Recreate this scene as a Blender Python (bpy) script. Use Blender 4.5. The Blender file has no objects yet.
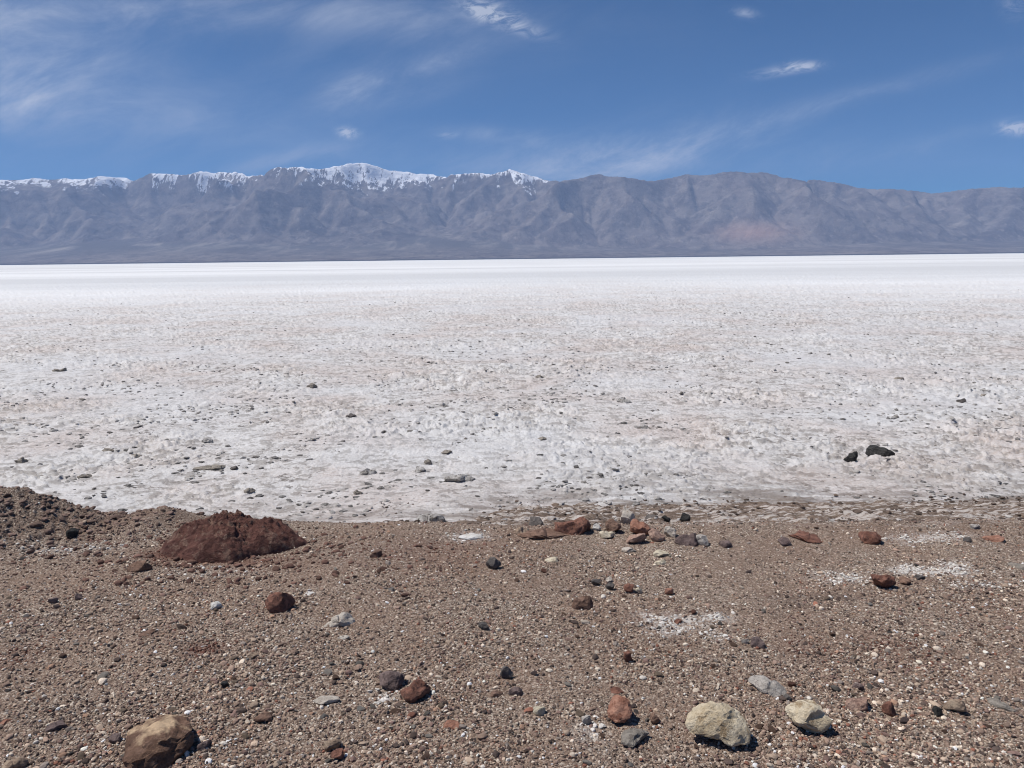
import bpy, math, random
import numpy as np
from mathutils import Matrix, Vector, noise as mn

rng = np.random.default_rng(11)
random.seed(11)
scene = bpy.context.scene
COL = scene.collection
R = math.radians
F = 769.0
CAMZ = 1.6
SALT_Z = -1.1

# ------------------------------------------------------------------ camera
CAMROT = Matrix.Rotation(R(90 - 9.23), 3, 'X') @ Matrix.Rotation(R(-0.67), 3, 'Z')
cam_d = bpy.data.cameras.new('camera')
cam = bpy.data.objects.new('camera', cam_d)
COL.objects.link(cam)
cam.location = (0, 0, CAMZ)
cam.rotation_euler = CAMROT.to_euler()
cam_d.sensor_width = 36.0
cam_d.lens = 36.0 * F / 1024.0
cam_d.clip_start = 0.05
cam_d.clip_end = 200000
scene.camera = cam


def ray(px, py):
    d = CAMROT @ Vector(((px - 512) / F, (384 - py) / F, -1.0))
    return d                      # depth along the view axis is 1


# ------------------------------------------------------------------ noise
def _hash(ix, iy, seed):
    h = (ix.astype(np.uint32) * np.uint32(374761393) + iy.astype(np.uint32) * np.uint32(668265263)
         + np.uint32((seed * 974711 + 12345) & 0xffffffff))
    h = (h ^ (h >> np.uint32(13))) * np.uint32(1274126177)
    h = h ^ (h >> np.uint32(16))
    return h


def pn(x, y, seed=0):
    """gradient noise, about -0.7..0.7"""
    xf = np.floor(x); yf = np.floor(y)
    ix = xf.astype(np.int64); iy = yf.astype(np.int64)
    fx = (x - xf).astype(np.float32); fy = (y - yf).astype(np.float32)
    u = fx * fx * fx * (fx * (fx * 6 - 15) + 10); v = fy * fy * fy * (fy * (fy * 6 - 15) + 10)

    def g(dx, dy):
        a = _hash(ix + dx, iy + dy, seed).astype(np.float32) * np.float32(2 * math.pi / 4294967296.0)
        return np.cos(a) * (fx - dx) + np.sin(a) * (fy - dy)
    a = g(0, 0); b = g(1, 0); c = g(0, 1); d = g(1, 1)
    return (a + u * (b - a)) * (1 - v) + (c + u * (d - c)) * v


def fbm(x, y, octs, seed=0, gain=0.5):
    s = 0; a = 1.0
    for k in range(octs):
        s = s + a * pn(x * 2.03 ** k + 17.3 * k, y * 2.03 ** k - 9.1 * k, seed + k)
        a *= gain
    return s


def sstep(a, b, x):
    t = np.clip((x - a) / (b - a), 0, 1)
    return t * t * (3 - 2 * t)


# ------------------------------------------------------------------ object helpers
def mesh_np(name, verts, quads=None, tris=None, mat=None, smooth=False, attrs=None):
    me = bpy.data.meshes.new(name)
    verts = np.asarray(verts, dtype=np.float32)
    parts = []
    sizes = []
    if quads is not None and len(quads):
        parts.append(np.asarray(quads, dtype=np.int32).ravel()); sizes.append(np.full(len(quads), 4, np.int32))
    if tris is not None and len(tris):
        parts.append(np.asarray(tris, dtype=np.int32).ravel()); sizes.append(np.full(len(tris), 3, np.int32))
    loops = np.concatenate(parts); sizes = np.concatenate(sizes)
    me.vertices.add(len(verts)); me.vertices.foreach_set('co', verts.ravel())
    me.loops.add(len(loops)); me.loops.foreach_set('vertex_index', loops)
    me.polygons.add(len(sizes))
    me.polygons.foreach_set('loop_start', (np.cumsum(sizes) - sizes).astype(np.int32))
    me.update(calc_edges=True)
    if not smooth:
        me.shade_flat()
    for k, a in (attrs or {}).items():
        if a.ndim == 1:
            at = me.attributes.new(k, 'FLOAT', 'POINT'); at.data.foreach_set('value', a.astype(np.float32))
        else:
            at = me.attributes.new(k, 'FLOAT_COLOR', 'POINT')
            c = np.ones((len(a), 4), np.float32); c[:, :3] = a
            at.data.foreach_set('color', c.ravel())
    if mat:
        me.materials.append(mat)
    return me


def link(name, me, label=None, cat=None, group=None, kind=None):
    o = bpy.data.objects.new(name, me)
    COL.objects.link(o)
    if label: o['label'] = label
    if cat: o['category'] = cat
    if group: o['group'] = group
    if kind: o['kind'] = kind
    return o


def polar_grid(rs, az):
    """rings x azimuths; returns x, y, quads"""
    rr, aa = np.meshgrid(rs, az, indexing='ij')
    x = rr * np.sin(aa); y = rr * np.cos(aa)
    n, m = len(rs), len(az)
    i = np.arange(n - 1)[:, None] * m + np.arange(m)[None, :]
    j = np.arange(n - 1)[:, None] * m + (np.arange(m)[None, :] + 1) % m
    q = np.stack([i, i + m, j + m, j], -1).reshape(-1, 4)[:, ::-1]
    return x.ravel(), y.ravel(), q


# ------------------------------------------------------------------ node helpers
class NT:
    def __init__(self, tree):
        self.t = tree; self.n = tree.nodes; self.l = tree.links

    def node(self, typ, **kw):
        nd = self.n.new(typ)
        for k, v in kw.items():
            setattr(nd, k, v)
        return nd

    def put(self, sock, v):
        if v is None: return
        if hasattr(v, 'is_linked') or isinstance(v, bpy.types.NodeSocket):
            self.l.new(v, sock)
        else:
            sock.default_value = v

    def math(self, op, a, b=None, c=None, clamp=False):
        nd = self.node('ShaderNodeMath', operation=op, use_clamp=clamp)
        self.put(nd.inputs[0], a); self.put(nd.inputs[1], b); self.put(nd.inputs[2], c)
        return nd.outputs[0]

    def mix(self, fac, a, b, blend='MIX'):
        nd = self.node('ShaderNodeMix', data_type='RGBA', blend_type=blend)
        self.put(nd.inputs[0], fac)
        for s, v in ((6, a), (7, b)):
            if isinstance(v, tuple) and len(v) == 3: v = (*v, 1)
            self.put(nd.inputs[s], v)
        return nd.outputs[2]

    def noise(self, vec, scale, detail=4, rough=0.55, dist=0.0, col=False, dims='3D'):
        nd = self.node('ShaderNodeTexNoise', noise_dimensions=dims)
        self.put(nd.inputs['Vector'], vec)
        nd.inputs['Scale'].default_value = scale; nd.inputs['Detail'].default_value = detail
        nd.inputs['Roughness'].default_value = rough; nd.inputs['Distortion'].default_value = dist
        return nd.outputs[1 if col else 0]

    def ramp(self, fac, stops, interp='LINEAR'):
        nd = self.node('ShaderNodeValToRGB'); cr = nd.color_ramp; cr.interpolation = interp
        while len(cr.elements) < len(stops): cr.elements.new(0.5)
        for e, (p, c) in zip(cr.elements, stops):
            e.position = p
            e.color = (*c, 1) if isinstance(c, tuple) else (c, c, c, 1)
        self.put(nd.inputs[0], fac)
        return nd.outputs[0]

    def mapr(self, v, a, b, c=0.0, d=1.0, smooth=False):
        nd = self.node('ShaderNodeMapRange', interpolation_type='SMOOTHSTEP' if smooth else 'LINEAR')
        self.put(nd.inputs[0], v)
        for k, x in zip((1, 2, 3, 4), (a, b, c, d)): nd.inputs[k].default_value = x
        return nd.outputs[0]

    def attr(self, name, col=False):
        nd = self.node('ShaderNodeAttribute', attribute_name=name)
        return nd.outputs[0 if col else 2]

    def obj(self):
        return self.node('ShaderNodeTexCoord').outputs['Object']

    def scalev(self, vec, s):
        nd = self.node('ShaderNodeVectorMath', operation='MULTIPLY'); self.put(nd.inputs[0], vec)
        nd.inputs[1].default_value = s
        return nd.outputs[0]


def material(name, rough=0.9, spec=0.2):
    m = bpy.data.materials.new(name); m.use_nodes = True
    t = NT(m.node_tree)
    b = m.node_tree.nodes['Principled BSDF']
    b.inputs['Roughness'].default_value = rough
    b.inputs['Specular IOR Level'].default_value = spec
    return m, t, b


def bump(t, b, h, strength, dist):
    nd = t.node('ShaderNodeBump'); nd.inputs['Strength'].default_value = strength
    nd.inputs['Distance'].default_value = dist
    t.put(nd.inputs['Height'], h); t.l.new(nd.outputs[0], b.inputs['Normal'])


# ------------------------------------------------------------------ light and sky
SUN_EL, SUN_AZ = 60.0, -82.0      # azimuth from the viewing direction, to the left
to_sun = Vector((math.sin(R(SUN_AZ)) * math.cos(R(SUN_EL)), math.cos(R(SUN_AZ)) * math.cos(R(SUN_EL)), math.sin(R(SUN_EL))))
sl = bpy.data.lights.new('sun', 'SUN'); so = bpy.data.objects.new('sun', sl); COL.objects.link(so)
sl.energy = 4.95; sl.angle = R(0.53); sl.color = (1.0, 0.95, 0.885)
so.rotation_euler = to_sun.to_track_quat('Z', 'Y').to_euler()

world = bpy.data.worlds.new('World'); scene.world = world; world.use_nodes = True
wt = NT(world.node_tree)
bg = world.node_tree.nodes['Background']
sky = wt.node('ShaderNodeTexSky', sky_type='NISHITA', sun_disc=False)
sky.sun_elevation = R(SUN_EL); sky.sun_rotation = R(SUN_AZ)
sky.altitude = 3500; sky.air_density = 1.0; sky.dust_density = 0.0; sky.ozone_density = 5.0
hs = wt.node('ShaderNodeHueSaturation'); hs.inputs['Saturation'].default_value = 1.9
wt.l.new(sky.outputs[0], hs.inputs['Color'])

tc = wt.node('ShaderNodeTexCoord').outputs['Generated']
sp = wt.node('ShaderNodeSeparateXYZ'); wt.l.new(tc, sp.inputs[0])
yy = wt.math('MAXIMUM', wt.math('ABSOLUTE', sp.outputs[1]), 0.02)
U = wt.math('DIVIDE', sp.outputs[0], yy); V = wt.math('DIVIDE', sp.outputs[2], yy)


def uv_of(px, py):
    d = ray(px, py)
    return d.x / d.y, d.z / d.y


def blob(px, py, rx, ry, ang, amp, power=1.0):
    """soft elliptical patch of cloud, ang in degrees, anticlockwise"""
    u0, v0 = uv_of(px, py); c, s = math.cos(R(ang)), math.sin(R(ang))
    du = wt.math('SUBTRACT', U, u0); dv = wt.math('SUBTRACT', V, v0)
    a = wt.math('DIVIDE', wt.math('ADD', wt.math('MULTIPLY', du, c), wt.math('MULTIPLY', dv, s)), rx / F)
    b_ = wt.math('DIVIDE', wt.math('SUBTRACT', wt.math('MULTIPLY', dv, c), wt.math('MULTIPLY', du, s)), ry / F)
    q = wt.math('ADD', wt.math('MULTIPLY', a, a), wt.math('MULTIPLY', b_, b_))
    return wt.math('MULTIPLY', wt.math('EXPONENT', wt.math('MULTIPLY', q, -1.0)), amp)


def streaks(ang, su, sv, scale, detail, rough, dist, off, lo, hi):
    c, s = math.cos(R(ang)), math.sin(R(ang))
    a = wt.math('ADD', wt.math('MULTIPLY', U, c), wt.math('MULTIPLY', V, s))
    b_ = wt.math('SUBTRACT', wt.math('MULTIPLY', V, c), wt.math('MULTIPLY', U, s))
    cb = wt.node('ShaderNodeCombineXYZ')
    wt.put(cb.inputs[0], wt.math('MULTIPLY', a, su)); wt.put(cb.inputs[1], wt.math('MULTIPLY', b_, sv))
    cb.inputs[2].default_value = off
    n = wt.noise(cb.outputs[0], scale, detail, rough, dist)
    return wt.mapr(n, lo, hi, 0, 1, True)


def total(vals):
    r_ = vals[0]
    for v in vals[1:]: r_ = wt.math('ADD', r_, v)
    return r_


s1 = streaks(12, 1.6, 4.2, 3.0, 8, 0.66, 0.45, 0.0, 0.33, 0.77)      # broad cirrus
s2 = streaks(20, 2.4, 7.0, 3.6, 8, 0.70, 0.35, 4.0, 0.32, 0.80)      # finer wisps
s3 = streaks(12, 6.0, 16.0, 5.0, 8, 0.70, 0.8, 9.0, 0.34, 0.66)    # small puffs
broad = total([blob(15, 60, 100, 58, -10, 0.85), blob(15, 112, 60, 22, -5, 0.3), blob(20, 205 - 95, 30, 18, 20, 0.25),
               blob(170, 118, 160, 24, -6, 0.34), blob(60, 8, 170, 14, 0, 0.55), blob(330, 12, 190, 20, -4, 0.5),
               blob(20, 95, 30, 20, -15, 0.3),
               blob(90, 158, 120, 20, 0, 0.16), blob(250, 45, 260, 60, 0, 0.16)])
fine = total([blob(355, 86, 40, 14, 20, 0.75), blob(440, 62, 55, 9, 16, 0.5), blob(640, 155, 110, 26, 10, 0.75), blob(690, 145, 70, 12, 14, 0.35),
              blob(560, 165, 90, 14, 4, 0.35), blob(850, 98, 120, 8, 14, 0.42), blob(900, 150, 110, 9, 12, 0.2),
              blob(290, 158, 60, 8, 10, 0.45), blob(500, 135, 80, 7, -5, 0.3), blob(400, 98, 60, 10, 12, 0.25),
              blob(600, 160, 300, 22, 0, 0.25)])
puffs = total([blob(489, 12, 24, 8, -14, 1.9), blob(515, 26, 30, 6, -16, 0.7), blob(348, 133, 9, 4.5, -6, 1.6),
               blob(745, 13, 12, 4, -10, 0.6), blob(803, 66, 15, 4, 0, 1.6), blob(780, 71, 26, 4, 8, 0.8),
               blob(1016, 128, 16, 6, 0, 1.7), blob(447, 135, 8, 3, 0, 0.8), blob(1014, 6, 10, 12, 60, 0.4)])
cl = total([wt.math('MULTIPLY', s1, broad), wt.math('MULTIPLY', s2, fine), wt.math('MULTIPLY', s3, puffs),
            wt.math('MULTIPLY', broad, 0.22), wt.math('MULTIPLY', fine, 0.15)])
cl = wt.math('MULTIPLY', cl, wt.math('GREATER_THAN', sp.outputs[1], 0.02))
cl = wt.math('MINIMUM', wt.math('MULTIPLY', cl, 0.70), 0.80)
SKY_STR = 0.060
skyc = wt.mix(cl, hs.outputs[0], (8.8, 9.4, 10.8))
wt.l.new(skyc, bg.inputs['Color']); bg.inputs['Strength'].default_value = SKY_STR

# ------------------------------------------------------------------ gravel bank height
_cp = [(-60, 486), (0, 489), (25, 491), (50, 497), (75, 506), (100, 512), (130, 514), (165, 508), (190, 514), (215, 519), (260, 521),
       (300, 523), (360, 523), (430, 525)]
_cx = []; _cz = []
for px, py in _cp:
    d = ray(px, py); t_ = 4.9 / d.y
    _cx.append(d.x * t_); _cz.append(CAMZ + d.z * t_)


def base_z(x, y):
    left = 1 - sstep(-1.6, 0.2, x)
    sl_ = 0.287 + 0.19 * left
    y0 = 4.55 + 0.30 * left
    z = -0.06 * sstep(2.5, y0, y) - sl_ * np.maximum(0, y - y0 + 0.0) * sstep(y0 - 0.05, y0 + 0.35, y)
    # the slope runs out below the salt
    z = np.where(z < -0.95, -0.95 - (1 - np.exp(-(-0.95 - z) * 2.0)) * 0.55, z)
    return z


def bank_smooth(x, y):
    b_ = base_z(x, y)
    ref = base_z(x, np.full_like(np.asarray(x, dtype=float), 4.9))
    zc = np.interp(x, _cx, _cz)
    w = 1 - sstep(-1.1, -0.4, x)
    dy = np.asarray(y) - 4.9
    g = np.exp(-(dy / np.where(dy < 0, 0.55, 0.22)) ** 2)
    z = b_ + (zc - ref) * g * w
    # gentle swells of the shoulder
    z = z + 0.035 * pn(x * 0.8 + 3, y * 0.8, 41) * sstep(1.0, 2.5, y) * (1 - sstep(4.2, 4.8, y))
    return z


def bank_z(x, y):
    z = bank_smooth(x, y)
    top = 1 - sstep(5.4, 7.0, y)
    z = z + (0.014 * fbm(x * 2.3, y * 2.3, 3, 5) + 0.006 * fbm(x * 14, y * 14, 3, 9) + 0.0035 * pn(x * 90, y * 90, 13)) * (0.35 + 0.65 * top)
    # crumbled earth berm on the far left
    m2 = sstep(4.8, 5.4, y) * sstep(-1.8, -0.8, x)
    z = z + m2 * (0.07 * np.abs(fbm(x * 2.6, y * 2.6, 4, 79, 0.6)) - 0.02)
    m = (1 - sstep(-2.75, -2.1, x)) * sstep(4.0, 4.5, y) * (1 - sstep(5.4, 5.9, y))
    lump = np.abs(fbm(x * 5, y * 5, 4, 77, 0.6))
    z = z + m * (0.055 * lump - 0.02)
    return z


def ground_hit(px, py, zf=None):
    d = ray(px, py)
    t0 = 0.5
    while t0 < 60:
        x, y, z = d.x * t0, d.y * t0, CAMZ + d.z * t0
        if zf == 'salt':
            g = SALT_Z
        else:
            g = max(float(bank_smooth(np.array([x]), np.array([y]))[0]), SALT_Z)
        if z <= g: return t0
        t0 += 0.01 if zf is None else 0.02
    return t0


# gaussian patches in ground coordinates, from where the photograph shows them
def patch_list(lst):
    out = []
    for px, py, wx, wy, a in lst:
        d = ray(px, py); t0 = ground_hit(px, py)
        dep = math.atan2(-d.z, d.y)
        out.append((d.x * t0, d.y * t0, wx * t0 / F, wy * t0 / F / max(math.sin(dep), .2), a))
    return out


WHITE = patch_list([(682, 622, 34, 7, 0.8), (715, 618, 18, 4, 0.6), (645, 618, 10, 5, 0.5), (912, 570, 20, 4, 1.1), (945, 573, 26, 4, 1.1),
                    (955, 565, 14, 4, 0.9), (838, 577, 26, 6, 0.7), (720, 636, 14, 6, 0.4), (985, 584, 26, 4, 0.45), (915, 539, 34, 4, 0.6),
                    (945, 536, 26, 4, 0.6), (385, 697, 14, 7, 0.5), (470, 536, 18, 4, 0.9), (60, 550, 50, 5, 0.35), (215, 572, 40, 5, 0.25),
                    (590, 735, 16, 12, 0.4), (668, 632, 14, 5, 0.6)])
REDP = patch_list([(205, 650, 22, 8, 0.8), (165, 555, 22, 6, 1.0), (10, 660, 22, 10, 0.5), (430, 545, 80, 12, 0.3), (235, 562, 60, 6, 0.7),
                   (800, 650, 26, 12, 0.4), (880, 645, 40, 14, 0.3), (400, 560, 70, 14, 0.25)])
DARKP = patch_list([(790, 601, 26, 8, 0.6), (836, 598, 26, 5, 0.8), (975, 588, 24, 8, 0.5), (45, 510, 80, 16, 0.6), (180, 516, 40, 7, 0.5),
                    (60, 725, 40, 22, 0.35), (230, 545, 40, 8, 0.3), (540, 570, 60, 14, 0.2)])


def patches(x, y, lst):
    s = np.zeros_like(x, dtype=float)
    for cx, cy, wx, wy, a in lst:
        s += a * np.exp(-((x - cx) / wx) ** 2 - ((y - cy) / wy) ** 2)
    return s


az_core = np.arange(-46, 46.001, 0.072)
az_rest = np.concatenate([np.arange(46.5, 60, 0.5), np.arange(60, 300, 3.0), np.arange(300, 314, 0.5)])
AZ = np.radians(np.concatenate([az_core, az_rest]))

# ------------------------------------------------------------------ gravel bank sheet
mg, t, b = material('gravel_bed', 0.95, 0.15)
P = t.obj()
vo = t.node('ShaderNodeTexVoronoi', feature='F1'); t.put(vo.inputs['Vector'], P); vo.inputs['Scale'].default_value = 120
vo2 = t.node('ShaderNodeTexVoronoi', feature='F1'); t.put(vo2.inputs['Vector'], P); vo2.inputs['Scale'].default_value = 260
sepv = t.node('ShaderNodeSeparateColor'); t.l.new(vo.outputs['Color'], sepv.inputs[0])
sepv2 = t.node('ShaderNodeSeparateColor'); t.l.new(vo2.outputs['Color'], sepv2.inputs[0])
cells = [(0.0, (.040, .031, .027)), (0.20, (.095, .070, .057)), (0.42, (.17, .124, .098)), (0.68, (.24, .182, .143)), (0.86, (.38, .305, .25)), (0.97, (.60, .55, .48))]  # bed tones kept dark to paint the shade in crevices between pebbles
g1 = t.ramp(sepv.outputs[0], cells); g2 = t.ramp(sepv2.outputs[1], cells)
gc = t.mix(0.5, g1, g2)
big = t.noise(P, 1.7, 5, 0.6)
gc = t.mix(t.mapr(big, 0.4, 0.65), gc, t.mix(0.5, gc, (.21, .14, .105)))
gc = t.mix(t.math('MULTIPLY', t.attr('red'), 0.8, clamp=True), gc, (.115, .052, .040))
gc = t.mix(t.math('MULTIPLY', t.attr('dark'), 0.55, clamp=True), gc, (.065, .050, .045))
mudn = t.noise(t.scalev(P, (0.6, 2.0, 1)), 3.4, 9, 0.78)
mudn = t.mapr(mudn, 0.36, 0.64)
mudc = t.ramp(mudn, [(0.25, (.085, .063, .05)), (0.46, (.135, .103, .083)), (0.54, (.20, .165, .14)), (0.60, (.36, .33, .31)), (0.72, (.52, .50, .485))])
mudc = t.mix(0.35, mudc, gc)
gc = t.mix(t.attr('mud'), gc, mudc)
gc = t.mix(1.0, gc, (1.11, 1.09, 1.07), 'MULTIPLY')
wn = t.mapr(t.noise(P, 30, 5, 0.7), 0.42, 0.58)
gc = t.mix(t.math('MULTIPLY', t.math('MULTIPLY', t.attr('white'), wn), 0.95, clamp=True), gc, (.62, .59, .56))
t.l.new(gc, b.inputs['Base Color'])
hh = t.math('ADD', t.math('MULTIPLY', vo.outputs['Distance'], -1.0), t.math('MULTIPLY', t.noise(P, 300, 3, 0.6), 0.7))
bump(t, b, hh, 0.9, 0.006)

rs = [0.02, 0.3, 0.6, 0.9, 1.2, 1.5, 1.7]
while rs[-1] < 9.0:
    rs.append(rs[-1] * 1.0027)
rs += [9.6, 10.5, 12, 15, 20, 30, 50, 90, 160, 300, 800]
x, y, q = polar_grid(np.array(rs), AZ)
z = bank_z(x, y)
mud = sstep(4.75, 5.5, y + 0.35 * fbm(x * 0.9, y * 1.6, 3, 33) + 0.25 * sstep(-1, 1.5, x)) * sstep(-2.2, -0.8, x)
me = mesh_np('gravel_bank', np.stack([x, y, z], -1), quads=q, mat=mg, smooth=True,
             attrs={'mud': mud, 'white': patches(x, y, WHITE), 'red': patches(x, y, REDP), 'dark': patches(x, y, DARKP)})
link('gravel_ground', me, 'brown gravel ground of the raised shoulder beside the salt flat', 'ground', kind='structure')

# ------------------------------------------------------------------ salt flat sheet


def salt_h(x, y):
    r = np.hypot(x, y)
    near = sstep(7.0, 13.0, r)                   # smoother wet fringe by the bank
    farf = 1 + 0.25 * sstep(15, 60, r)
    wx = x + 0.12 * pn(x * 3, y * 3, 201); wy = y + 0.12 * pn(x * 3, y * 3, 202)
    mask = sstep(-0.25, 0.3, fbm(x * 0.35, y * 0.35, 3, 211))
    h = 0.045 * fbm(x * 0.6, y * 0.6, 3, 221)
    n1 = fbm(wx * 2.4, wy * 2.4, 3, 231, 0.55)
    lump1 = np.sqrt(np.clip(n1 - 0.14, 0, 1)) * 0.036 + 0.018 * sstep(0.10, 0.15, n1)
    n2 = fbm(wx * 6.5, wy * 6.5, 3, 241, 0.6)
    lump2 = np.sqrt(np.clip(n2 - 0.10, 0, 1)) * 0.024 + 0.018 * sstep(0.14, 0.18, n2)
    n3 = np.abs(fbm(x * 16, y * 16, 2, 251)) * 0.024
    h = h + (0.30 + 0.70 * near) * ((0.12 + 0.88 * mask) * (lump1 * farf + lump2 * (0.6 + 0.4 * farf)) + n3)
    fade = np.exp(-np.maximum(r - 60, 0) / 120)
    return h * fade, n1, n2


ms, t, b = material('salt_crust', 0.75, 0.3)
P = t.obj()
far = t.attr('far')                                # distance from the shore, 0..1
n_big = t.noise(P, 0.45, 6, 0.6); n_mid = t.noise(P, 2.6, 6, 0.65); n_fin = t.noise(P, 22, 5, 0.7)
sc = t.mix(t.mapr(n_mid, 0.3, 0.7), (.41, .39, .378), (.65, .637, .63))
sc = t.mix(t.math('MULTIPLY', t.mapr(n_big, 0.43, 0.62), 0.65), sc, (.46, .375, .335))       # pinkish clay stain
sc = t.mix(t.math('MULTIPLY', t.mapr(n_fin, 0.42, 0.62), 0.45), sc, (.74, .74, .745))
dirt_and_shade = t.math('MULTIPLY', t.mapr(t.noise(t.scalev(P, (0.8, 1.1, 1)), 7, 7, 0.75, 0.4), 0.56, 0.61), t.mapr(t.noise(P, 1.1, 4, 0.65), 0.38, 0.58))
sc = t.mix(t.math('MULTIPLY', dirt_and_shade, 0.85), sc, (.11, .092, .080))  # mud specks, darkened further to paint shadow in the crust's crevices
sc = t.mix(t.math('MULTIPLY', t.attr('pit'), 0.55), sc, (.19, .165, .145))
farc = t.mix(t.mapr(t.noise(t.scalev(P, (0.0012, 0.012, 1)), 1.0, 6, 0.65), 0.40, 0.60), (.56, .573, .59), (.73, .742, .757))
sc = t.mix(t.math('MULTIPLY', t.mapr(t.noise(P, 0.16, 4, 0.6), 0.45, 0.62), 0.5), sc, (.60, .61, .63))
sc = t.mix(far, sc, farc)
st = t.noise(t.scalev(P, (0.5, 3.2, 1)), 1.8, 8, 0.70)
mudfac = t.math('MULTIPLY', t.attr('mud'), t.mapr(st, 0.40, 0.56), clamp=True)
sc = t.mix(mudfac, sc, t.ramp(n_mid, [(0.3, (.13, .098, .08)), (0.6, (.20, .165, .14)), (0.75, (.33, .29, .26))]))
t.l.new(sc, b.inputs['Base Color'])
bh = t.math('ADD', t.math('MULTIPLY', t.noise(P, 30, 6, 0.75), 1.0), t.math('MULTIPLY', t.noise(P, 5, 5, 0.7), 2.0))
bump(t, b, bh, 0.8, 0.02)

rs = [4.5, 5.2, 5.8, 6.3]
while rs[-1] < 180:
    rs.append(rs[-1] * (1 + min(0.0018 * max(rs[-1], 7.0) / 7.0, 0.02)))
while rs[-1] < 19500:
    rs.append(rs[-1] * 1.09)
x, y, q = polar_grid(np.array(rs), AZ)
h, n1, n2 = salt_h(x, y)
r = np.hypot(x, y)
shore = y + 0.5 * fbm(x * 0.5, y * 1.3, 3, 301)
mud = 1.15 * (1 - sstep(7.5, 8.8, shore)) * (0.35 + 0.65 * sstep(-2.2, 0.2, x)) + 0.35 * (1 - sstep(8.5, 11, shore)) * sstep(-1.5, 1, x)
pit = (1 - sstep(0.0, 0.12, n1)) * sstep(-0.02, 0.10, n2) * (1 - sstep(40, 90, r))
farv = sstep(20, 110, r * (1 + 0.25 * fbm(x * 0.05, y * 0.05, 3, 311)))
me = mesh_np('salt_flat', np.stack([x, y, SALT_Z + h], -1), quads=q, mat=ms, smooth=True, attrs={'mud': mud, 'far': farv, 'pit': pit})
link('salt_flat', me, 'white crusted salt flat reaching to the mountains', 'salt flat', kind='structure')
print('sheets', len(me.vertices))

# ------------------------------------------------------------------ loose bits: icosahedra in bulk
def ico(sub):
    import bmesh
    bm = bmesh.new(); bmesh.ops.create_icosphere(bm, subdivisions=sub, radius=1.0)
    v = np.array([w.co[:] for w in bm.verts]); f = np.array([[w.index for w in fc.verts] for fc in bm.faces]); bm.free()
    return v, f


ICO = {k: ico(k) for k in (1, 2, 3, 4)}


def rand_rot(n):
    q4 = rng.normal(size=(n, 4)); q4 /= np.linalg.norm(q4, axis=1)[:, None]
    w, a, b_, c = q4.T
    return np.stack([1 - 2 * (b_ * b_ + c * c), 2 * (a * b_ - c * w), 2 * (a * c + b_ * w),
                     2 * (a * b_ + c * w), 1 - 2 * (a * a + c * c), 2 * (b_ * c - a * w),
                     2 * (a * c - b_ * w), 2 * (b_ * c + a * w), 1 - 2 * (a * a + b_ * b_)], -1).reshape(n, 3, 3)


def bulk(pos, size, colr, sub, flat=0.62, jag=None, yawonly=False):
    jag = jag or (0.28 if sub == 1 else 0.13)
    v, f = ICO[sub]; n = len(pos)
    pts = v[None] * (1 + rng.uniform(-jag, jag, (n, len(v), 1)))
    pts = pts * np.stack([rng.uniform(0.75, 1.35, n), rng.uniform(0.65, 1.05, n), rng.uniform(0.45, 0.95, n)], -1)[:, None, :]
    pts = np.einsum('nij,nkj->nki', rand_rot(n), pts)
    pts[:, :, 2] *= flat
    pts = pts * size[:, None, None] + pos[:, None, :]
    ff = (f[None] + (np.arange(n) * len(v))[:, None, None]).reshape(-1, 3)
    cc = np.repeat(colr, len(v), axis=0)
    return pts.reshape(-1, 3), ff, cc


def join_bulk(lst):
    V_, T_, C_ = [], [], []; o = 0
    for v, f, c in lst:
        V_.append(v); T_.append(f + o); C_.append(c); o += len(v)
    return np.concatenate(V_), np.concatenate(T_), np.concatenate(C_)


PAL = np.array([(.275, .200, .160), (.085, .064, .056), (.185, .125, .108), (.38, .30, .235), (.56, .49, .41), (.24, .115, .082), (.74, .70, .64), (.215, .185, .165), (.33, .215, .155)])
PW = np.array([0.23, 0.16, 0.12, 0.20, 0.115, 0.022, 0.04, 0.085, 0.028]); PW /= PW.sum()


def gravel_colors(x, y):
    n = len(x)
    c = PAL[rng.choice(len(PAL), n, p=PW)] * rng.uniform(0.65, 1.35, (n, 1))
    w = patches(x, y, WHITE); sel = rng.random(n) < np.clip(w * 0.75, 0, 0.85)
    c[sel] = np.array([.66, .64, .61]) * rng.uniform(0.8, 1.1, (sel.sum(), 1))
    rd = patches(x, y, REDP); sel = rng.random(n) < np.clip(rd * 0.7, 0, 0.9)
    c[sel] = np.array([.13, .062, .048]) * rng.uniform(0.7, 1.3, (sel.sum(), 1))
    dk = patches(x, y, DARKP); sel = rng.random(n) < np.clip(dk * 0.6, 0, 0.8)
    c[sel] = np.array([.085, .062, .055]) * rng.uniform(0.7, 1.3, (sel.sum(), 1))
    # broad colour drift over the shoulder
    dr = fbm(x * 0.9, y * 0.9, 3, 91)[:, None]
    return np.minimum(c * np.array([1.12, 1.10, 1.08]), 0.8) * (1 + 0.22 * dr * np.array([1.0, 0.95, 0.85]))


def in_view_points(n, y0, y1, margin=0.35, pw=1.0):
    """random ground points, denser close to the camera"""
    uu = rng.random(n)
    yv = 1 / ((1 / y0) * (1 - uu) + (1 / y1) * uu)
    xv = rng.uniform(-1, 1, n) * (yv * 0.70 + margin)
    return xv, yv


mp, t, b = material('gravel_stones', 0.9, 0.2)
P = t.obj()
pc = t.attr('col', True)
pc = t.mix(t.mapr(t.noise(P, 160, 4, 0.7), 0.35, 0.65, 0.0, 0.55), pc, t.mix(1.0, pc, (.62, .58, .56), 'MULTIPLY'))
t.l.new(pc, b.inputs['Base Color'])
bump(t, b, t.noise(P, 350, 3, 0.7), 0.5, 0.002)
lst = []
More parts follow.
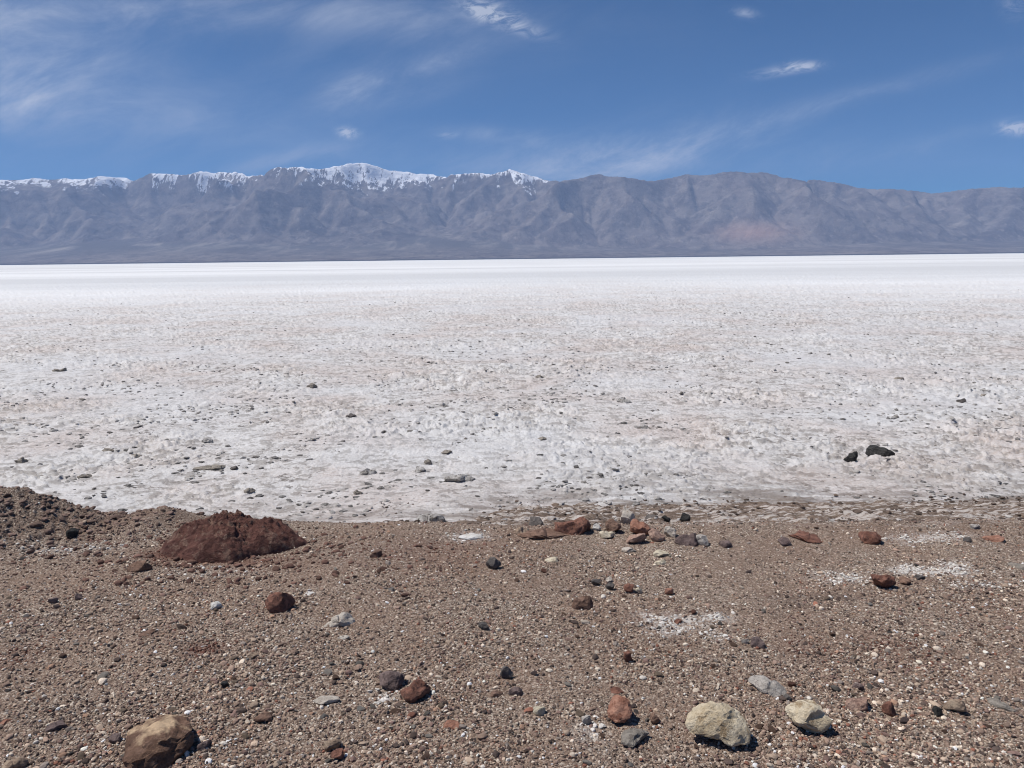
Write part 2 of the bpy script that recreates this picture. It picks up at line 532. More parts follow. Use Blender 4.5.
# fine, middle, coarse
for n, lo, hi, sub in ((155000, 0.0026, 0.0060, 1), (110000, 0.0046, 0.0092, 1), (5200, 0.009, 0.015, 2), (320, 0.014, 0.02, 2)):
    xv, yv = in_view_points(n, 1.4, 5.6, 0.75)
    grow = np.clip(yv / 3.0, 0.8, 1.5) if hi < 0.006 else 1.0
    s = lo + (hi - lo) * rng.random(n) ** 1.9 * 1.0
    s = s * grow
    # clusters of coarser stones
    cl_ = fbm(xv * 1.3, yv * 1.3, 3, 131)
    keep = (rng.random(n) < np.clip(0.62 + cl_ * 1.1, 0.2, 1)) & ((yv < 4.9) | (rng.random(n) < 0.3 - 0.3 * sstep(4.9, 5.6, yv)) | (xv < -1.0))
    xv, yv, s = xv[keep], yv[keep], s[keep]
    zv = bank_z(xv, yv) + s * 0.22
    lst.append(bulk(np.stack([xv, yv, zv], -1), s, gravel_colors(xv, yv), sub, flat=0.78 if sub == 1 else 0.62))
# crumbled clods on the left berm
n = 4200
xv = rng.uniform(-4.5, -1.6, n); yv = rng.normal(4.75, 0.28, n); s = 0.004 + 0.022 * rng.random(n) ** 5
keep = rng.random(n) < 1 - sstep(-2.9, -1.7, xv)
xv, yv, s = xv[keep], yv[keep], s[keep]
cc = np.array([.185, .128, .105]) * rng.uniform(0.6, 1.5, (len(xv), 1))
lst.append(bulk(np.stack([xv, yv, bank_z(xv, yv) + s * 0.2], -1), s, cc, 2))
# crusts of dry salt pieces
for cx, cy, wx, wy, a in WHITE:
    n = int(8500 * wx * wy * a * 3.1) + 15
    xv = cx + rng.normal(size=n) * wx * 0.7; yv = cy + rng.normal(size=n) * wy * 0.7
    keep = fbm(xv * 7, yv * 7, 2, 181) > -0.05; xv, yv = xv[keep], yv[keep]; n = len(xv)
    s = 0.002 + 0.010 * rng.random(n) ** 3.5
    lst.append(bulk(np.stack([xv, yv, bank_z(xv, yv) + s * 0.3], -1), s, np.array([.70, .67, .63]) * rng.uniform(.75, 1.1, (n, 1)), 1, flat=0.5))
# crumbs of the red boulder
n = 1500
d_ = ray(234, 552); t0 = ground_hit(234, 556); bx, by = d_.x * t0, d_.y * t0
xv = bx + rng.normal(size=n) * 0.5; yv = by + rng.normal(size=n) * 0.28; s = 0.003 + 0.022 * rng.random(n) ** 6
lst.append(bulk(np.stack([xv, yv, bank_z(xv, yv) + s * 0.2], -1), s, np.array([.165, .095, .075]) * rng.uniform(.5, 1.4, (n, 1)), 2))
n = 9000
xv = rng.uniform(-1.6, 6.5, n); yv = 4.8 + 3.6 * rng.random(n) ** 1.3; s = 0.006 + 0.026 * rng.random(n) ** 3.5
keep = (np.abs(xv) < yv * 0.72 + 0.5) & (rng.random(n) < np.clip(0.45 + 1.3 * fbm(xv * 1.1, yv * 1.8, 3, 171), 0.05, 1))
xv, yv, s = xv[keep], yv[keep], s[keep]
cc = np.array([.125, .095, .078]) * rng.uniform(0.6, 1.4, (len(xv), 1))
wsel = rng.random(len(xv)) < 0.16; cc[wsel] = np.array([.5, .48, .46]) * rng.uniform(0.7, 1.1, (wsel.sum(), 1))
lst.append(bulk(np.stack([xv, yv, np.maximum(bank_z(xv, yv), SALT_Z + 0.01) + s * 0.15], -1), s, cc, 1, flat=0.5))
v, f, c = join_bulk(lst)
link('gravel', mesh_np('gravel', v, tris=f, mat=mp, attrs={'col': c}), 'loose mixed brown, grey and white gravel covering the shoulder', 'gravel', kind='stuff')
print('gravel tris', len(f))

# salt clods, with flat dark plates standing in for shadow under crust edges
msc, t, b = material('salt_clods_and_shade', 0.85, 0.2)
P = t.obj()
pc = t.attr('col', True)
pc = t.mix(t.mapr(t.noise(P, 25, 5, 0.7), 0.40, 0.62, 0.0, 0.35), pc, (.50, .49, .48))
t.l.new(pc, b.inputs['Base Color']); bump(t, b, t.noise(P, 60, 4, 0.7), 0.7, 0.008)
lst = []
for n, lo, hi, sub, r0, r1 in ((5200, 0.012, 0.05, 2, 7.8, 26), (9000, 0.025, 0.065, 1, 14, 75), (700, 0.03, 0.06, 2, 9, 40), (6500, 0.009, 0.055, 3, 8.3, 60)):
    uu = rng.random(n); rv = 1 / ((1 / r0) * (1 - uu) + (1 / r1) * uu); av = np.radians(rng.uniform(-42, 42, n))
    xv = rv * np.sin(av); yv = rv * np.cos(av)
    m = fbm(xv * 0.45, yv * 0.45, 3, 411) + 0.5 * fbm(xv * 2.2, yv * 2.2, 2, 415)
    keep = rng.random(n) < np.clip(0.22 + m * 1.3, 0.03, 1)
    xv, yv = xv[keep], yv[keep]
    s = lo + (hi - lo) * rng.random(len(xv)) ** 2.6
    hz, _, _ = salt_h(xv, yv)
    shade_ = sub == 3
    if shade_: sub = 2
    base = np.where(rng.random(len(xv))[:, None] < 0.2, np.array([.13, .118, .105]), np.array([.36, .34, .32]))
    if shade_: base = base * 0 + np.array([.060, .054, .050])  # near-black colour so these plates read as shadow marks
    cc = base * rng.uniform(0.7, 1.25, (len(xv), 1))
    lst.append(bulk(np.stack([xv, yv, SALT_Z + hz + s * (0.05 if not shade_ else -0.02)], -1), s, cc, sub, flat=0.5 if not shade_ else 0.30, jag=0.25))
v, f, c = join_bulk(lst)
link('salt_clods_and_shade', mesh_np('salt_clods_and_shade', v, tris=f, mat=msc, attrs={'col': c}), 'small broken clods of grey salt crust and dark shade plates strewn over the flat', 'salt clods', kind='stuff')

# ------------------------------------------------------------------ individual rocks
def rock_mat(name, c1, c2, c3=None, rough=0.9, bumpd=0.006, topc=None, scale=22):
    m, t, b = material(name, rough, 0.25)
    P = t.obj(); info = t.node('ShaderNodeObjectInfo')
    ad = t.node('ShaderNodeVectorMath', operation='ADD'); t.l.new(P, ad.inputs[0])
    cb = t.node('ShaderNodeCombineXYZ'); t.put(cb.inputs[0], t.math('MULTIPLY', info.outputs['Random'], 37.0)); t.l.new(cb.outputs[0], ad.inputs[1])
    Q = ad.outputs[0]
    c = t.mix(t.mapr(t.noise(Q, scale, 7, 0.68, 0.3), 0.40, 0.60), c1, c2)
    if c3: c = t.mix(t.mapr(t.noise(Q, scale * 2.2, 6, 0.7, 0.5), 0.52, 0.62), c, c3)
    c = t.mix(t.mapr(t.noise(Q, scale * 9, 4, 0.7), 0.35, 0.7, 0.0, 0.35), c, t.mix(1.0, c, (.45, .42, .40), 'MULTIPLY'))
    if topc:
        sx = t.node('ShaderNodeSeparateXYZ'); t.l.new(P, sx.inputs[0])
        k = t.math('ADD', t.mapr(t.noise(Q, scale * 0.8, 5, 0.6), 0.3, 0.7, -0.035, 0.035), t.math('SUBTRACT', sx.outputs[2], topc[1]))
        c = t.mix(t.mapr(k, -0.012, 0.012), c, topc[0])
    t.l.new(c, b.inputs['Base Color'])
    vo = t.node('ShaderNodeTexVoronoi', feature='F1'); t.l.new(Q, vo.inputs['Vector']); vo.inputs['Scale'].default_value = scale * 2
    hgt = t.math('ADD', t.noise(Q, scale * 4, 8, 0.72), t.math('MULTIPLY', vo.outputs['Distance'], 0.5))
    bump(t, b, hgt, 1.0, bumpd * 1.7)
    return m


M = dict(
    yellow=rock_mat('yellow_stone', (.60, .49, .33), (.78, .69, .53), (.42, .31, .19), bumpd=0.012, scale=10),
    cream=rock_mat('cream_stone', (0.575, 0.506, 0.380), (0.713, 0.644, 0.506), (0.391, 0.310, 0.230)),
    white=rock_mat('white_stone', (.60, .57, .53), (.74, .73, .71)),
    pale=rock_mat('pale_stone', (0.460, 0.407, 0.352), (0.621, 0.565, 0.495), (0.299, 0.249, 0.209)),
    grey=rock_mat('grey_stone', (0.240, 0.216, 0.187), (0.336, 0.304, 0.264), (0.168, 0.146, 0.127)),
    lightgrey=rock_mat('light_grey_stone', (0.375, 0.348, 0.319), (0.500, 0.464, 0.425), (0.275, 0.244, 0.224)),
    slate=rock_mat('slate_stone', (0.106, 0.096, 0.092), (0.169, 0.150, 0.140), (0.075, 0.066, 0.062)),
    black=rock_mat('black_stone', (.028, .028, .028), (.055, .054, .052), (.09, .088, .085), bumpd=0.010),
    purple=rock_mat('purple_stone', (0.135, 0.097, 0.092), (0.216, 0.162, 0.151), (0.095, 0.068, 0.065)),
    brown=rock_mat('brown_stone', (0.165, 0.099, 0.072), (0.277, 0.177, 0.131), (0.112, 0.068, 0.052)),
    rust=rock_mat('rust_stone', (0.169, 0.078, 0.055), (0.277, 0.137, 0.099), (0.108, 0.058, 0.047)),
    orange=rock_mat('orange_stone', (0.299, 0.144, 0.098), (0.437, 0.241, 0.172), (0.230, 0.103, 0.069)),
    pink=rock_mat('pink_stone', (0.336, 0.218, 0.171), (0.480, 0.333, 0.264), (0.240, 0.149, 0.121)),
    tan=rock_mat('tan_stone', (0.312, 0.228, 0.168), (0.444, 0.348, 0.258), (0.204, 0.144, 0.108)),
    redearth=rock_mat('red_earth', (0.144, 0.065, 0.054), (0.219, 0.102, 0.082), (0.333, 0.212, 0.162), bumpd=0.035, scale=8),
    crust=rock_mat('salt_crusted_stone', (.30, .28, .26), (.56, .545, .53), (.14, .13, .12), bumpd=0.012, scale=14),
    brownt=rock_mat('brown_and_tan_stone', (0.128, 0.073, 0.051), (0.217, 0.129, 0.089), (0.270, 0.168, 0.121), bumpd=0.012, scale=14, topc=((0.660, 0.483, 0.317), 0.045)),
)


def smooth_outline(pts):
    """pts: pixel offsets (dx right, dy down) around the centre -> radius per angle"""
    a = np.array([math.atan2(-dy, dx) for dx, dy in pts]); r_ = np.array([math.hypot(dx, dy) for dx, dy in pts])
    o = np.argsort(a); a = a[o]; r_ = r_[o]
    a = np.concatenate([a - 2 * math.pi, a, a + 2 * math.pi]); r_ = np.concatenate([r_, r_, r_])
    return lambda th: np.interp(th, a, r_)


def make_rock(name, px, py, w, h, mat, label, cat='rock', sit=0.35, outline=None, depth=0.8, sub=None, on='bank', seed=None, cuts=None, rough=1.0, group=None):
    cuts = cuts if cuts is not None else (3 if mat == 'redearth' else 11)
    rough = 0.85 if mat == 'redearth' else rough
    sd = seed if seed is not None else int(px * 7 + py * 13)
    lr = np.random.default_rng(sd)
    size = max(w, h)
    sub = sub or (4 if size > 22 else 3 if size > 9 else 2)
    v, f = ICO[sub]; p = v.copy()
    # facets
    for k in range(cuts):
        nrm = lr.normal(size=3); nrm /= np.linalg.norm(nrm); dd = lr.uniform(0.42, 0.82)
        pr = p @ nrm; ex = np.maximum(pr - dd, 0)
        p = p - (ex * 0.92)[:, None] * nrm
    off = Vector(lr.uniform(-50, 50, 3))
    for i in range(len(p)):
        q0 = Vector(p[i])
        nz = mn.fractal(q0 * 1.7 + off, 0.9, 2.1, 5 if sub > 2 else 2)
        p[i] *= 1 + 0.17 * rough * nz
    if sub == 4:
        for i in range(len(p)):
            p[i] *= 1 + 0.035 * rough * (1 - 2 * abs(mn.noise(Vector(p[i]) * 6.0 + off))) + 0.03 * rough * mn.fractal(Vector(p[i]) * 11.0 + off, 0.8, 2.1, 3)
    fit = outline is not None
    if outline is None:
        ks = 9; aa = np.linspace(0, 2 * math.pi, ks, endpoint=False) + lr.uniform(-0.2, 0.2, ks)
        outline = [(w / 2 * math.cos(a) * lr.uniform(0.85, 1.12), -h / 2 * math.sin(a) * lr.uniform(0.85, 1.12)) for a in aa]
    ro = smooth_outline(outline)
    th = np.arctan2(p[:, 2], p[:, 0]); rho = np.hypot(p[:, 0], p[:, 2]) * (1.0 if fit else 1.08)
    if fit:
        nb = 72; bi_ = ((th + math.pi) / (2 * math.pi) * nb).astype(int) % nb
        mxr = np.zeros(nb); np.maximum.at(mxr, bi_, rho); mxr = np.where(mxr <= 0, 1, mxr)
        m3 = np.maximum(mxr, np.maximum(np.roll(mxr, 1), np.roll(mxr, -1))) * 0.5 + mxr * 0.5
        ctr = -math.pi + (np.arange(nb) + 0.5) * 2 * math.pi / nb
        rho = rho / np.interp(th, np.concatenate([[ctr[-1] - 2 * math.pi], ctr, [ctr[0] + 2 * math.pi]]), np.concatenate([[m3[-1]], m3, [m3[0]]]))
    rad = ro(th)
    X = rad * np.cos(th) * rho; Z = rad * np.sin(th) * rho; Y = p[:, 1] * depth * (w + h) / 4 * 1.05
    # where it lies: centre on its ray, a little above the ground
    d = ray(px, py); zf = 'salt' if on == 'salt' else None
    t0 = ground_hit(px, py, zf)
    for _ in range(4):
        H = h * t0 / F
        x_, y_ = d.x * t0, d.y * t0
        g = SALT_Z + 0.01 if on == 'salt' else max(float(bank_smooth(np.array([x_]), np.array([y_]))[0]), SALT_Z)
        t0 = (g + sit * H - CAMZ) / d.z
    s = t0 / F
    c = Vector((d.x * t0, d.y * t0, CAMZ + d.z * t0))
    # local frame square to the line of sight
    fwd = d.normalized(); upc = CAMROT @ Vector((0, 1, 0)); right = fwd.cross(upc).normalized(); up = right.cross(fwd)
    gf = (fwd + Vector((d.x, d.y, 0)).normalized() * 1.1).normalized()
    B = np.array([right[:], gf[:], (up * 0.94)[:]])
    if fit:
        Wv = (np.stack([X, Y, Z], -1) * s) @ B
    else:
        # a loose stone lies on the ground: flat ones are broad and thin, not upright
        ph = math.atan2(-d.z, math.hypot(d.x, d.y)); half = h / 2
        dy_ = min(0.42 * w * depth * 1.15, 0.86 * half / math.sin(ph))
        hz_ = max(math.sqrt(max(half ** 2 - (dy_ * math.sin(ph)) ** 2, 0)) / math.cos(ph), 0.22 * half)
        Wx = X; Wy = p[:, 1] * dy_ * 1.08; Wz = Z / half * hz_
        fh = Vector((d.x, d.y, 0)).normalized(); rh = fh.cross(Vector((0, 0, 1)))
        Wv = (np.stack([Wx, Wy, Wz], -1) * s) @ np.array([rh[:], fh[:], (0, 0, 1)])
        gl = SALT_Z + 0.01 if on == 'salt' else max(float(bank_smooth(np.array([c.x]), np.array([c.y]))[0]), SALT_Z)
        c.z = gl + sit * 1.5 * hz_ * s
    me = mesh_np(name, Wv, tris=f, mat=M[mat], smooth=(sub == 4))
    if sub == 4 and hasattr(me, 'set_sharp_from_angle'):
        me.set_sharp_from_angle(angle=R(28))
    o = link(name, me, label, cat, group)
    o.location = c
    return o


ROCKS = [
    # ---- the striking ones, with their own outline
    ('rock', 719, 722, 67, 42, 'yellow', 'large pale yellow angular rock casting a black shadow near the bottom edge', 'rock', 0.40,
     [(-33, 3), (-30, -8), (-22, -14), (-12, -19), (0, -21), (10, -17), (20, -12), (27, -2), (31, 8), (30, 16), (20, 18), (2, 15), (-14, 11), (-28, 10)], .8),
    ('rock', 808, 717, 44, 30, 'yellow', 'smaller rounded pale yellow rock with black shadow, right of the larger yellow one', 'rock', 0.42,
     [(-22, -4), (-15, -11), (-2, -14), (10, -12), (17, -4), (22, 0), (18, 9), (8, 15), (-6, 11), (-16, 6)], .8),
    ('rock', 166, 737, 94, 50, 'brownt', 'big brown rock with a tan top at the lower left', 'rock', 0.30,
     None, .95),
    ('rock', 280, 601, 30, 21, 'rust', 'rust red lump of rock with black underside, up and left of the flat cream stone', 'rock', 0.38,
     [(-14, -2), (-9, -9), (0, -10), (9, -7), (15, 2), (9, 8), (-4, 11), (-12, 7)], .8),
    ('stone', 339, 621, 34, 15, 'pale', 'flat cream white pointed stone lying alone left of centre', 'stone', 0.12,
     [(-17, 6), (-8, 0), (0, -6), (8, -8), (13, -2), (17, 2), (14, 6), (0, 6)], .9),
    ('rock', 620, 709, 24, 27, 'orange', 'upright orange pink rock just above the grey slab', 'rock', 0.38,
     [(-12, 8), (-10, -4), (-3, -13), (5, -12), (11, -4), (12, 4), (7, 9), (-6, 13)], .8),
    ('stone', 633, 733, 36, 20, 'grey', 'flat olive grey slab just below the orange pink rock', 'stone', 0.30,
     None, 1.3),
    ('rock', 396, 677, 30, 19, 'purple', 'dark purplish rock leaning over the brown red one left of centre', 'rock', 0.38,
     None, 1.0),
    ('rock', 416, 690, 31, 20, 'rust', 'brown red lumpy rock touching the purplish one left of centre', 'rock', 0.38,
     [(-16, 0), (-6, -3), (1, -11), (9, -7), (15, 1), (12, 7), (2, 10), (-12, 7)], .8),
    ('rock', 768, 687, 42, 20, 'lightgrey', 'flat pale grey rock with a whitish end above and between the yellow rocks', 'rock', 0.05,
     [(-21, -4), (-10, -10), (2, -8), (14, -2), (21, 6), (14, 9), (0, 7), (-14, 4)], .8),
    ('rock', 880, 453, 28, 14, 'black', 'larger black rock sitting on the white salt at the right', 'rock', 0.30,
     [(-14, 0), (-10, -7), (0, -6), (8, -4), (14, 1), (12, 6), (2, 7), (-8, 5)], .8, 'salt'),
    ('rock', 850, 457, 13, 13, 'black', 'smaller black rock on the salt just left of the larger black one', 'rock', 0.30,
     [(-6, 3), (-3, 0), (2, -4), (6, -7), (6, 2), (3, 6), (-3, 5)], .8, 'salt'),
]
R2 = [
    # px, py, w, h, mat, label, sit, on
    (541, 709, 14, 13, 'cream', 'small cream wedge shaped stone alone on the gravel below centre', .38),
    (586, 719, 12, 12, 'lightgrey', 'small rounded light grey stone left of the grey slab', .38),
    (654, 717, 14, 10, 'brown', 'small brown stone between the orange rock and the large yellow one', .35),
    (618, 691, 20, 8, 'rust', 'thin dark rusty stone directly behind the orange pink rock', .15),
    (628, 656, 12, 14, 'rust', 'small dark red upright stone well above the orange rock', .38),
    (757, 643, 16, 13, 'purple', 'small dark purple stone high above the larger yellow rock', .35),
    (746, 641, 10, 8, 'lightgrey', 'little light grey stone touching the left of the dark purple stone', .3),
    (787, 697, 9, 8, 'slate', 'tiny dark stone at the right tip of the flat pale grey rock', .35),
    (860, 704, 29, 18, 'pink', 'pinkish tan rock right of the smaller yellow rock', .18),
    (890, 711, 15, 16, 'rust', 'dark red brown stone right of the pinkish tan rock', .22),
    (953, 704, 20, 18, 'tan', 'round light brown rock beside a black pebble at the lower right', .34),
    (938, 710, 12, 12, 'black', 'black pebble touching the round light brown rock at lower right', .35),
    (1001, 705, 34, 11, 'grey', 'flat grey stone near the right edge below the middle', .10),
    (858, 686, 12, 9, 'purple', 'small blackish purple stone above the pinkish tan rock', .36),
    (882, 579, 26, 18, 'rust', 'red brown rock with a dark underside beside the white salt streak', .40),
    (904, 581, 13, 10, 'brown', 'little brown stone touching the right of the red brown rock', .3),
    (920, 577, 15, 8, 'slate', 'small dark stone below the white salt streak at right', .3),
    (869, 536, 25, 17, 'rust', 'squared reddish brown block on the mud edge at right', .30),
    (806, 537, 36, 10, 'rust', 'long low rust coloured slab at the mud edge right of centre', .15),
    (783, 541, 15, 9, 'purple', 'dark stone at the left end of the long rust slab', .25),
    (994, 538, 20, 8, 'orange', 'small orange brown stone near the right edge by the mud', .2),
    (968, 540, 10, 7, 'slate', 'tiny dark stone left of the small orange brown one near right edge', .3),
    (1018, 566, 20, 7, 'grey', 'flat grey stone cut by the right edge of the view', .15),
    (975, 526, 10, 7, 'lightgrey', 'small grey stone on the brown mud near the right edge', .25),
    (376, 553, 14, 11, 'brown', 'small brown stone with black shadow below the salt crusted lump', .40),
    (493, 562, 16, 12, 'slate', 'dark grey angular stone below the bright white salt patch', .40),
    (583, 604, 16, 15, 'brown', 'dark brown pointed stone in mid gravel below the rock pile', .25),
    (484, 627, 12, 15, 'slate', 'small blue grey slate piece lying flat in the middle', .08),
    (507, 673, 13, 13, 'slate', 'dark grey stone right of the purplish and red pair', .36),
    (514, 691, 16, 12, 'purple', 'dull dark stone below the dark grey one near bottom centre', .2),
    (497, 694, 14, 9, 'brown', 'low brown stone left of the dull dark stone near bottom centre', .12),
    (333, 743, 17, 13, 'tan', 'small tan stone resting against a rusty one at the bottom', .38),
    (338, 753, 15, 12, 'rust', 'small rusty stone under the tan one at the bottom', .35),
    (265, 717, 21, 11, 'brown', 'flat dark brown chip left of the tan and rusty pair', .22),
    (324, 701, 26, 9, 'pale', 'low pale stone half buried above the tan and rusty pair', .08),
    (343, 637, 12, 6, 'pale', 'little pale oval stone just below the flat cream stone', .2),
    (309, 593, 15, 5, 'white', 'thin whitish oval stone between the rust lump and the dark cliff stone', .2),
    (215, 606, 13, 10, 'white', 'bright white jagged chip left of the rust red lump', .2),
    (142, 567, 26, 12, 'brown', 'brown stone with a deep black shadow below left of the big red boulder', .30),
    (71, 532, 13, 10, 'black', 'dark lump in a hollow of the earth berm at upper left', .3),  # black lump set in the hollow
    (53, 600, 10, 8, 'purple', 'small dark purple stone in the gravel at the left', .36),
    (78, 597, 12, 8, 'purple', 'small dull purple stone just right of the darker one at left', .25),
    (148, 632, 21, 8, 'brown', 'flat brown chip in the left gravel below the white chip', .2),
    (226, 684, 10, 7, 'black', 'tiny black stone above right of the big brown rock', .3),
    (453, 725, 22, 9, 'orange', 'flat orange pink stone near the bottom left of centre', .08),
    (55, 726, 28, 13, 'purple', 'low dark purplish stone left of the big brown rock', .12),
    (115, 739, 13, 12, 'purple', 'small dark stone touching the left of the big brown rock', .3),
    (10, 765, 24, 14, 'tan', 'tan stone cut by the bottom left corner', .3),
    (4, 723, 14, 7, 'orange', 'thin orange red stone at the left edge', .2),
    (158, 757, 20, 12, 'brown', 'small reddish brown stone under the front of the big brown rock', .3),
    (187, 755, 11, 8, 'white', 'small white stone at the right foot of the big brown rock', .35),
    (205, 745, 16, 13, 'purple', 'dark purplish stone at the right foot of the big brown rock', .3),
    (252, 655, 14, 8, 'tan', 'small tan stone with a shadow in the gravel left of centre', .2),
    (629, 588, 14, 9, 'rust', 'small rust stone in the row below the rock pile', .3),
    (597, 581, 10, 9, 'slate', 'small dark stone at the left of the row below the rock pile', .35),
    (611, 586, 12, 8, 'slate', 'dark stone second from left in the row below the rock pile', .3),
    (639, 590, 8, 6, 'cream', 'tiny cream stone in the row below the rock pile', .3),
    (668, 591, 10, 9, 'orange', 'small orange stone ending the row below the rock pile', .25),
    (609, 579, 9, 6, 'pale', 'tiny pale stone above the row below the rock pile', .25),
    (678, 597 + 25, 10, 7, 'rust', 'small red stone beside the chalky white patch right of centre', .2),
    # pile on the edge
    (537, 524, 18, 13, 'slate', 'dark rounded rock at the left end of the rock pile on the edge', .35),
    (545, 532, 42, 11, 'brown', 'long low tan brown rock in front of the dark one at the pile', .2),
    (522, 531, 14, 8, 'tan', 'small tan rock at the far left of the rock pile on the edge', .3),
    (573, 527, 32, 17, 'rust', 'dark red brown dome shaped rock left of the main pile', .25),
    (597, 527, 7, 8, 'white', 'small bright white chip between the dome rock and the main pile', .4),
    (613, 526, 15, 13, 'brown', 'brown wedge rock at the left of the main pile', .35),
    (627, 522, 20, 17, 'pale', 'pale whitish rock at the back of the main pile', .40),
    (638, 526, 22, 14, 'orange', 'red block in the middle of the main pile', .40),
    (635, 537, 24, 12, 'pink', 'pinkish pale oval rock in front of the red block', .36),
    (608, 534, 14, 8, 'cream', 'small cream rock at the front left of the main pile', .3),
    (656, 534, 13, 14, 'pink', 'pinkish grey rock right of the pale oval one in the pile', .36),
    (670, 531, 14, 12, 'pale', 'pale tan rock toward the right of the main pile', .36),
    (689, 538, 22, 15, 'purple', 'brownish purple rounded rock at the right of the main pile', .34),
    (703, 541, 14, 11, 'lightgrey', 'whitish grey block at the right end of the main pile', .34),
    (684, 520, 11, 9, 'black', 'black stone behind the right side of the main pile', .35),
    (654, 519, 14, 8, 'slate', 'dark stone behind the red block of the main pile', .35),
    (666, 520, 10, 8, 'black', 'small black stone behind the pale tan rock of the pile', .35),
    (724, 543, 11, 9, 'purple', 'small dark stone just right of the main pile', .3),
    (661, 553, 16, 7, 'cream', 'low yellowish stone below the main pile', .2),
    (628, 549, 15, 6, 'pale', 'low pale stone under the front of the main pile', .2),
    (660, 562, 14, 6, 'cream', 'small flat yellowish stone below the other yellowish one', .15),
    (551, 560, 12, 5, 'cream', 'thin cream chip left of the pile in the gravel', .2),
]
RS = [  # many entries are thin shadows and dark crust undersides, built as stones
    (898, 379, 11, 6, 'slate', 'small grey stone standing far out on the salt at right'),
    (961, 401, 12, 5, 'black', 'thin black shade mark far out on the salt near the right edge'),
    (313, 387, 14, 8, 'grey', 'grey block far out on the salt left of centre'),
    (624, 401, 17, 6, 'crust', 'low crusted slab on the salt right of centre'),
    (211, 467, 37, 8, 'slate', 'long dark crusted slab on the salt at left'),
    (235, 468, 9, 6, 'black', 'small dark stone at the right end of the long crusted slab'),
    (23, 461, 14, 8, 'slate', 'dark wedge of stone on the salt near the left edge'),
    (60, 371, 22, 5, 'slate', 'thin dark shade mark far out on the salt at left'),
    (111, 450, 20, 5, 'slate', 'thin dark shade mark on the salt above the red boulder'),
    (137, 428, 14, 5, 'black', 'small black stone on the salt upper left of the long slab'),
    (136, 456, 13, 5, 'slate', 'narrow grey stone between the thin dark marks at left'),
    (84, 477, 13, 7, 'slate', 'grey stone on the salt just above the left earth berm'),
    (462, 479, 32, 11, 'crust', 'large salt crusted lump with dark underside left of centre'),
    (419, 470, 15, 7, 'crust', 'smaller crusted lump with black underside left of the large one'),
    (428, 462, 9, 7, 'slate', 'small dark stone behind the smaller crusted lump'),
    (540, 377, 15, 5, 'slate', 'dark flat stone far out on the salt at centre'),
    (368, 472, 18, 8, 'crust', 'grey crusted lump on the salt left of the large one'),
    (358, 493, 10, 6, 'slate', 'small grey stone on salt nearest the brown bank left of centre'),
    (543, 439, 13, 5, 'slate', 'small dark stone on the salt near the centre'),
    (447, 452, 14, 4, 'slate', 'thin dark shade mark above the large crusted lump'),
    (352, 416, 14, 5, 'black', 'thin black shade mark on the pinkish salt left of centre'),
    (80, 400, 12, 5, 'slate', 'little dark stone on the far salt at left'),
    (208, 440, 12, 6, 'crust', 'small crusted lump above the long dark slab'),
    (644, 427, 16, 6, 'crust', 'low crusted lump on the salt below the right slab'),
    (985, 526 - 130, 9, 4, 'slate', 'tiny dark stone on the far salt at the right edge'),
    (30, 425, 10, 5, 'slate', 'tiny grey stone on the salt at the left edge'),
    (249, 491, 12, 6, 'slate', 'small dark stone on the salt above the red boulder top'),
    (312, 440, 12, 5, 'crust', 'little crusted lump on the salt below the grey block'),
]
for nm, px, py, w, h, mt, lb, ct, sit, ol, dp, *on in ROCKS:
    make_rock(nm, px, py, w, h, mt, lb, ct, sit=sit, outline=ol, depth=dp, on=(on[0] if on else 'bank'))
for px, py, w, h, mt, lb, sit in R2:
    if 'pile' in lb and 'row below' not in lb: w, h = w * 1.22, h * 1.22
    make_rock('stone', px, py, w, h, mt, lb, 'stone', sit=sit)
for px, py, w, h, mt, lb in RS:
    make_rock('salt_flat_stone_and_shade', px, py, w, h * 0.85, {'slate': 'grey', 'black': 'slate'}.get(mt, mt), lb, 'stone', sit=.10, on='salt', rough=1.5)
# the big weathered red boulder: a low two-humped dome whose skirt runs under the gravel
d_ = ray(233, 545); tb = ground_hit(233, 545); bx, by = d_.x * tb, d_.y * tb
nr, na = 70, 190
rr, aa = np.meshgrid(np.linspace(0, 1, nr), np.linspace(0, 2 * math.pi, na, endpoint=False), indexing='ij')
edge = 1 + 0.10 * np.sin(aa * 2 + 1.1) + 0.07 * np.sin(aa * 3 + 0.4) + 0.05 * np.sin(aa * 5 + 2) + 0.03 * np.sin(aa * 9)
lx = 0.385 * rr * edge * np.cos(aa); ly = 0.33 * rr * edge * np.sin(aa)
dome = np.sqrt(np.clip(1 - rr ** 2.2, 0, 1)) ** 1.15
hump = 0.78 + 0.34 * np.exp(-((lx + 0.03) / 0.19) ** 2) + 0.20 * np.exp(-((lx - 0.23) / 0.09) ** 2) - 0.10 * np.exp(-((lx - 0.13) / 0.05) ** 2)
rough_ = 0.040 * fbm(lx * 5 + 9, ly * 5, 3, 701) + 0.040 * np.abs(fbm(lx * 13 + 2 * ly, ly * 13, 4, 711, 0.6)) + 0.006 * fbm(lx * 45, ly * 45, 3, 721)
hz_b = 0.150 * dome * hump + rough_ * (0.25 + dome) - 0.035 * rr ** 6
gx_, gy_ = bx + lx, by + ly
vz = bank_smooth(gx_, gy_) + hz_b
ib = np.arange(nr - 1)[:, None] * na + np.arange(na)[None]; jb = np.arange(nr - 1)[:, None] * na + (np.arange(na)[None] + 1) % na
bq = np.stack([ib, ib + na, jb + na, jb], -1).reshape(-1, 4)
zc0 = float(bank_smooth(np.array([bx]), np.array([by]))[0])
me = mesh_np('boulder', np.stack([(gx_ - bx).ravel(), (gy_ - by).ravel(), (vz - zc0).ravel()], -1), quads=bq, mat=M['redearth'], smooth=True)
o = link('boulder', me, 'large dark red weathered boulder half buried at the edge above the salt', 'boulder')
o.location = (bx, by, zc0)
